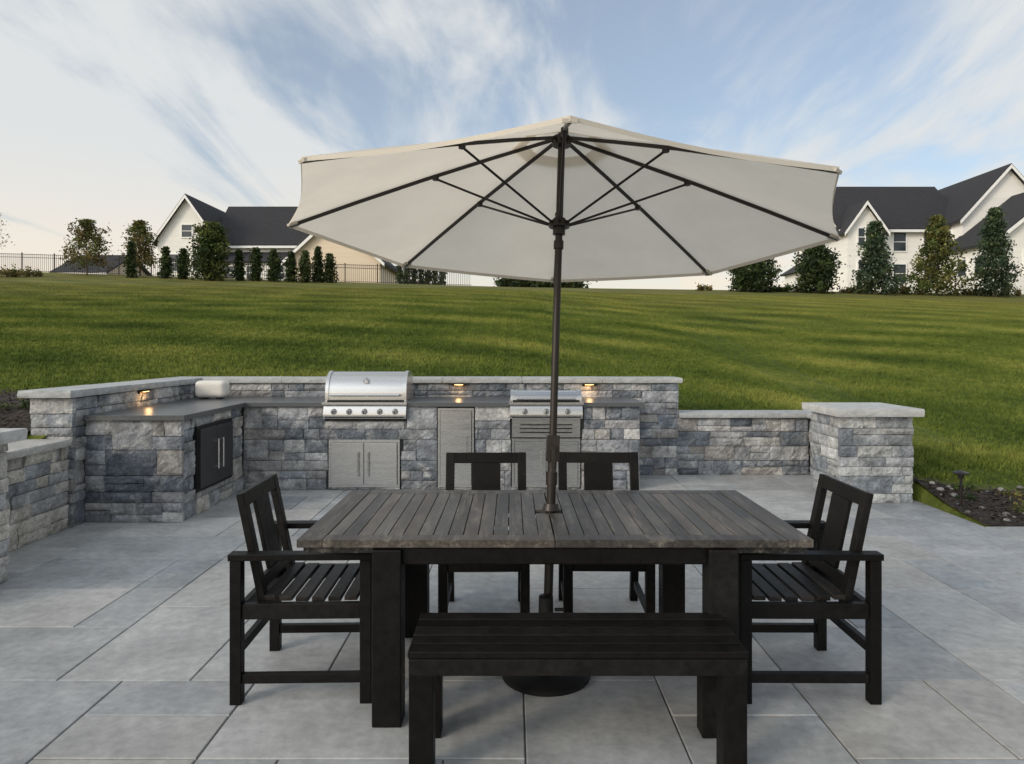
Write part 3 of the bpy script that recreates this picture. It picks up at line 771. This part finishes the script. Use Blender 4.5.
gable(w_,r_,38.6,46.4,60,70,4.5,12.6,16.9,'y')
gable(w_,r_,37.2,48.5,54,59.9,4.5,9.7,14.2,'y')
w_.box(26.5,29.0,63,68,4.5,8.6,0); r_.add([(26,62.6,8.4),(29,62.6,8.4),(29,68.4,8.4),(26,68.4,8.4),(27.5,64.5,9.6),(29,64.5,9.6),(29,66.5,9.6),(27.5,66.5,9.6)],[(3,2,1,0),(4,5,6,7),(0,1,5,4),(1,2,6,5),(2,3,7,6),(3,0,4,7)],0)
for z in(8.2,11.0): win(k_,30.5,z,1.2,1.5,60.5,2)
for x in(34.3,37):
    for z in(8.0,10.8): win(k_,x,z,1.1,1.6,62)
for y in(62,64.5,67): winx(k_,y,11.0,1.1,1.4,38.6)
for x in(40.2,43,45.8): win(k_,x,8.0,1.4,1.6,54,2)
win(k_,42.8,11.2,1.2,1.4,54,2)
for y in(55.6,57.8): winx(k_,y,8.0,1.1,1.3,37.2)
w_.obj('walls',[SIDING,BEIGE],e); r_.obj('roof',[ROOF,TRIM,BEIGE],e); k_.obj('windows',[TRIM,GLASS],e)

# ---------------- world ----------------
SUN_EL=math.radians(22); SUN_AZ=math.radians(230)
sd=Vector((math.sin(SUN_AZ)*math.cos(SUN_EL),math.cos(SUN_AZ)*math.cos(SUN_EL),math.sin(SUN_EL)))
wd=bpy.data.worlds.new('World'); S.world=wd; wd.use_nodes=True
nt=wd.node_tree; N=nt.nodes; L=nt.links; N.clear()
out=N.new('ShaderNodeOutputWorld'); bg=N.new('ShaderNodeBackground'); bg.inputs['Strength'].default_value=.12
sky=N.new('ShaderNodeTexSky'); sky.sky_type='NISHITA'; sky.sun_disc=False; sky.sun_elevation=SUN_EL; sky.sun_rotation=SUN_AZ; sky.air_density=1.0; sky.dust_density=1.8; sky.ozone_density=1.0
tc=N.new('ShaderNodeTexCoord'); sp=N.new('ShaderNodeSeparateXYZ'); L.new(tc.outputs['Generated'],sp.inputs[0])
def M_(op,a,b=None,cl=False):
    n=N.new('ShaderNodeMath'); n.operation=op; n.use_clamp=cl
    for i,v in enumerate((a,b)):
        if v is None: continue
        if isinstance(v,(int,float)): n.inputs[i].default_value=v
        else: L.new(v,n.inputs[i])
    return n.outputs[0]
zz=M_('ADD',M_('MAXIMUM',sp.outputs['Z'],0),.15)
px=M_('DIVIDE',sp.outputs['X'],zz); py=M_('DIVIDE',sp.outputs['Y'],zz)
cb=N.new('ShaderNodeCombineXYZ'); L.new(px,cb.inputs[0]); L.new(py,cb.inputs[1])
def nz(scale,st,det,dist,off=(0,0,0),rough=.6):
    mp=N.new('ShaderNodeMapping'); mp.inputs['Scale'].default_value=st; mp.inputs['Location'].default_value=off; L.new(cb.outputs[0],mp.inputs['Vector'])
    n=N.new('ShaderNodeTexNoise'); n.inputs['Scale'].default_value=scale; n.inputs['Detail'].default_value=det; n.inputs['Distortion'].default_value=dist; n.inputs['Roughness'].default_value=rough
    L.new(mp.outputs[0],n.inputs['Vector']); return n.outputs['Fac']
def MR(v,a,b,c=0,d=1):
    n=N.new('ShaderNodeMapRange'); n.interpolation_type='SMOOTHSTEP'; L.new(v,n.inputs['Value'])
    for k_,q in zip(('From Min','From Max','To Min','To Max'),(a,b,c,d)): n.inputs[k_].default_value=q
    return n.outputs[0]
streak=nz(2.0,(1,.32,1),7,1.5,(3.1,0.4,0),.56)
patch_=nz(1.0,(1,.6,1),4,.7,(1.2,5.3,0),.5)
fine=nz(6,(1,.3,1),6,1.8,(0,0,2),.62)
f=M_('ADD',M_('MULTIPLY',streak,.55),M_('MULTIPLY',patch_,.45))
f=M_('ADD',f,M_('MULTIPLY',M_('SUBTRACT',fine,.5),.13))
f=M_('ADD',f,M_('MULTIPLY',MR(px,-1.4,-.2,1,0),.12))
cl=MR(f,.395,.61,.24,.97)
hz=MR(sp.outputs['Z'],.0,.28,.95,0)
cl=M_('MAXIMUM',cl,hz)
ramp=N.new('ShaderNodeMix'); ramp.data_type='RGBA'; L.new(MR(sp.outputs['Z'],.02,.28,1,0),ramp.inputs[0])
ramp.inputs[6].default_value=(6.3,6.5,6.55,1); ramp.inputs[7].default_value=(8.1,7.1,5.8,1)
dp=N.new('ShaderNodeVectorMath'); dp.operation='DOT_PRODUCT'; L.new(tc.outputs['Generated'],dp.inputs[0]); dp.inputs[1].default_value=tuple(sd)
gl=M_('ADD',M_('MULTIPLY',M_('POWER',M_('MAXIMUM',dp.outputs['Value'],0),3),2.0),1.0)
sh2=N.new('ShaderNodeVectorMath'); sh2.operation='SCALE'; L.new(ramp.outputs[2],sh2.inputs[0]); L.new(gl,sh2.inputs['Scale'])
skm=N.new('ShaderNodeVectorMath'); skm.operation='SCALE'; L.new(sky.outputs[0],skm.inputs[0]); skm.inputs['Scale'].default_value=1.35
mx=N.new('ShaderNodeMix'); mx.data_type='RGBA'; L.new(cl,mx.inputs[0]); L.new(skm.outputs[0],mx.inputs[6]); L.new(sh2.outputs[0],mx.inputs[7])
L.new(mx.outputs[2],bg.inputs['Color']); L.new(bg.outputs[0],out.inputs[0])
sl=bpy.data.lights.new('sun','SUN'); sl.energy=1.5; sl.angle=math.radians(14); sl.color=(1,.85,.66)
so=bpy.data.objects.new('sun',sl); S.collection.objects.link(so)
so.rotation_euler=(-sd).to_track_quat('-Z','Y').to_euler(); so.location=(-5,-5,10)

# ---------------- camera ----------------
cam=bpy.data.cameras.new('camera'); co=bpy.data.objects.new('camera',cam); S.collection.objects.link(co)
co.location=(0,0,1.5); co.rotation_euler=(math.radians(90),0,0)
cam.sensor_width=36; cam.lens=36*700/1024; cam.shift_y=-35/1024; cam.clip_end=3000; cam.clip_start=.05
S.camera=co
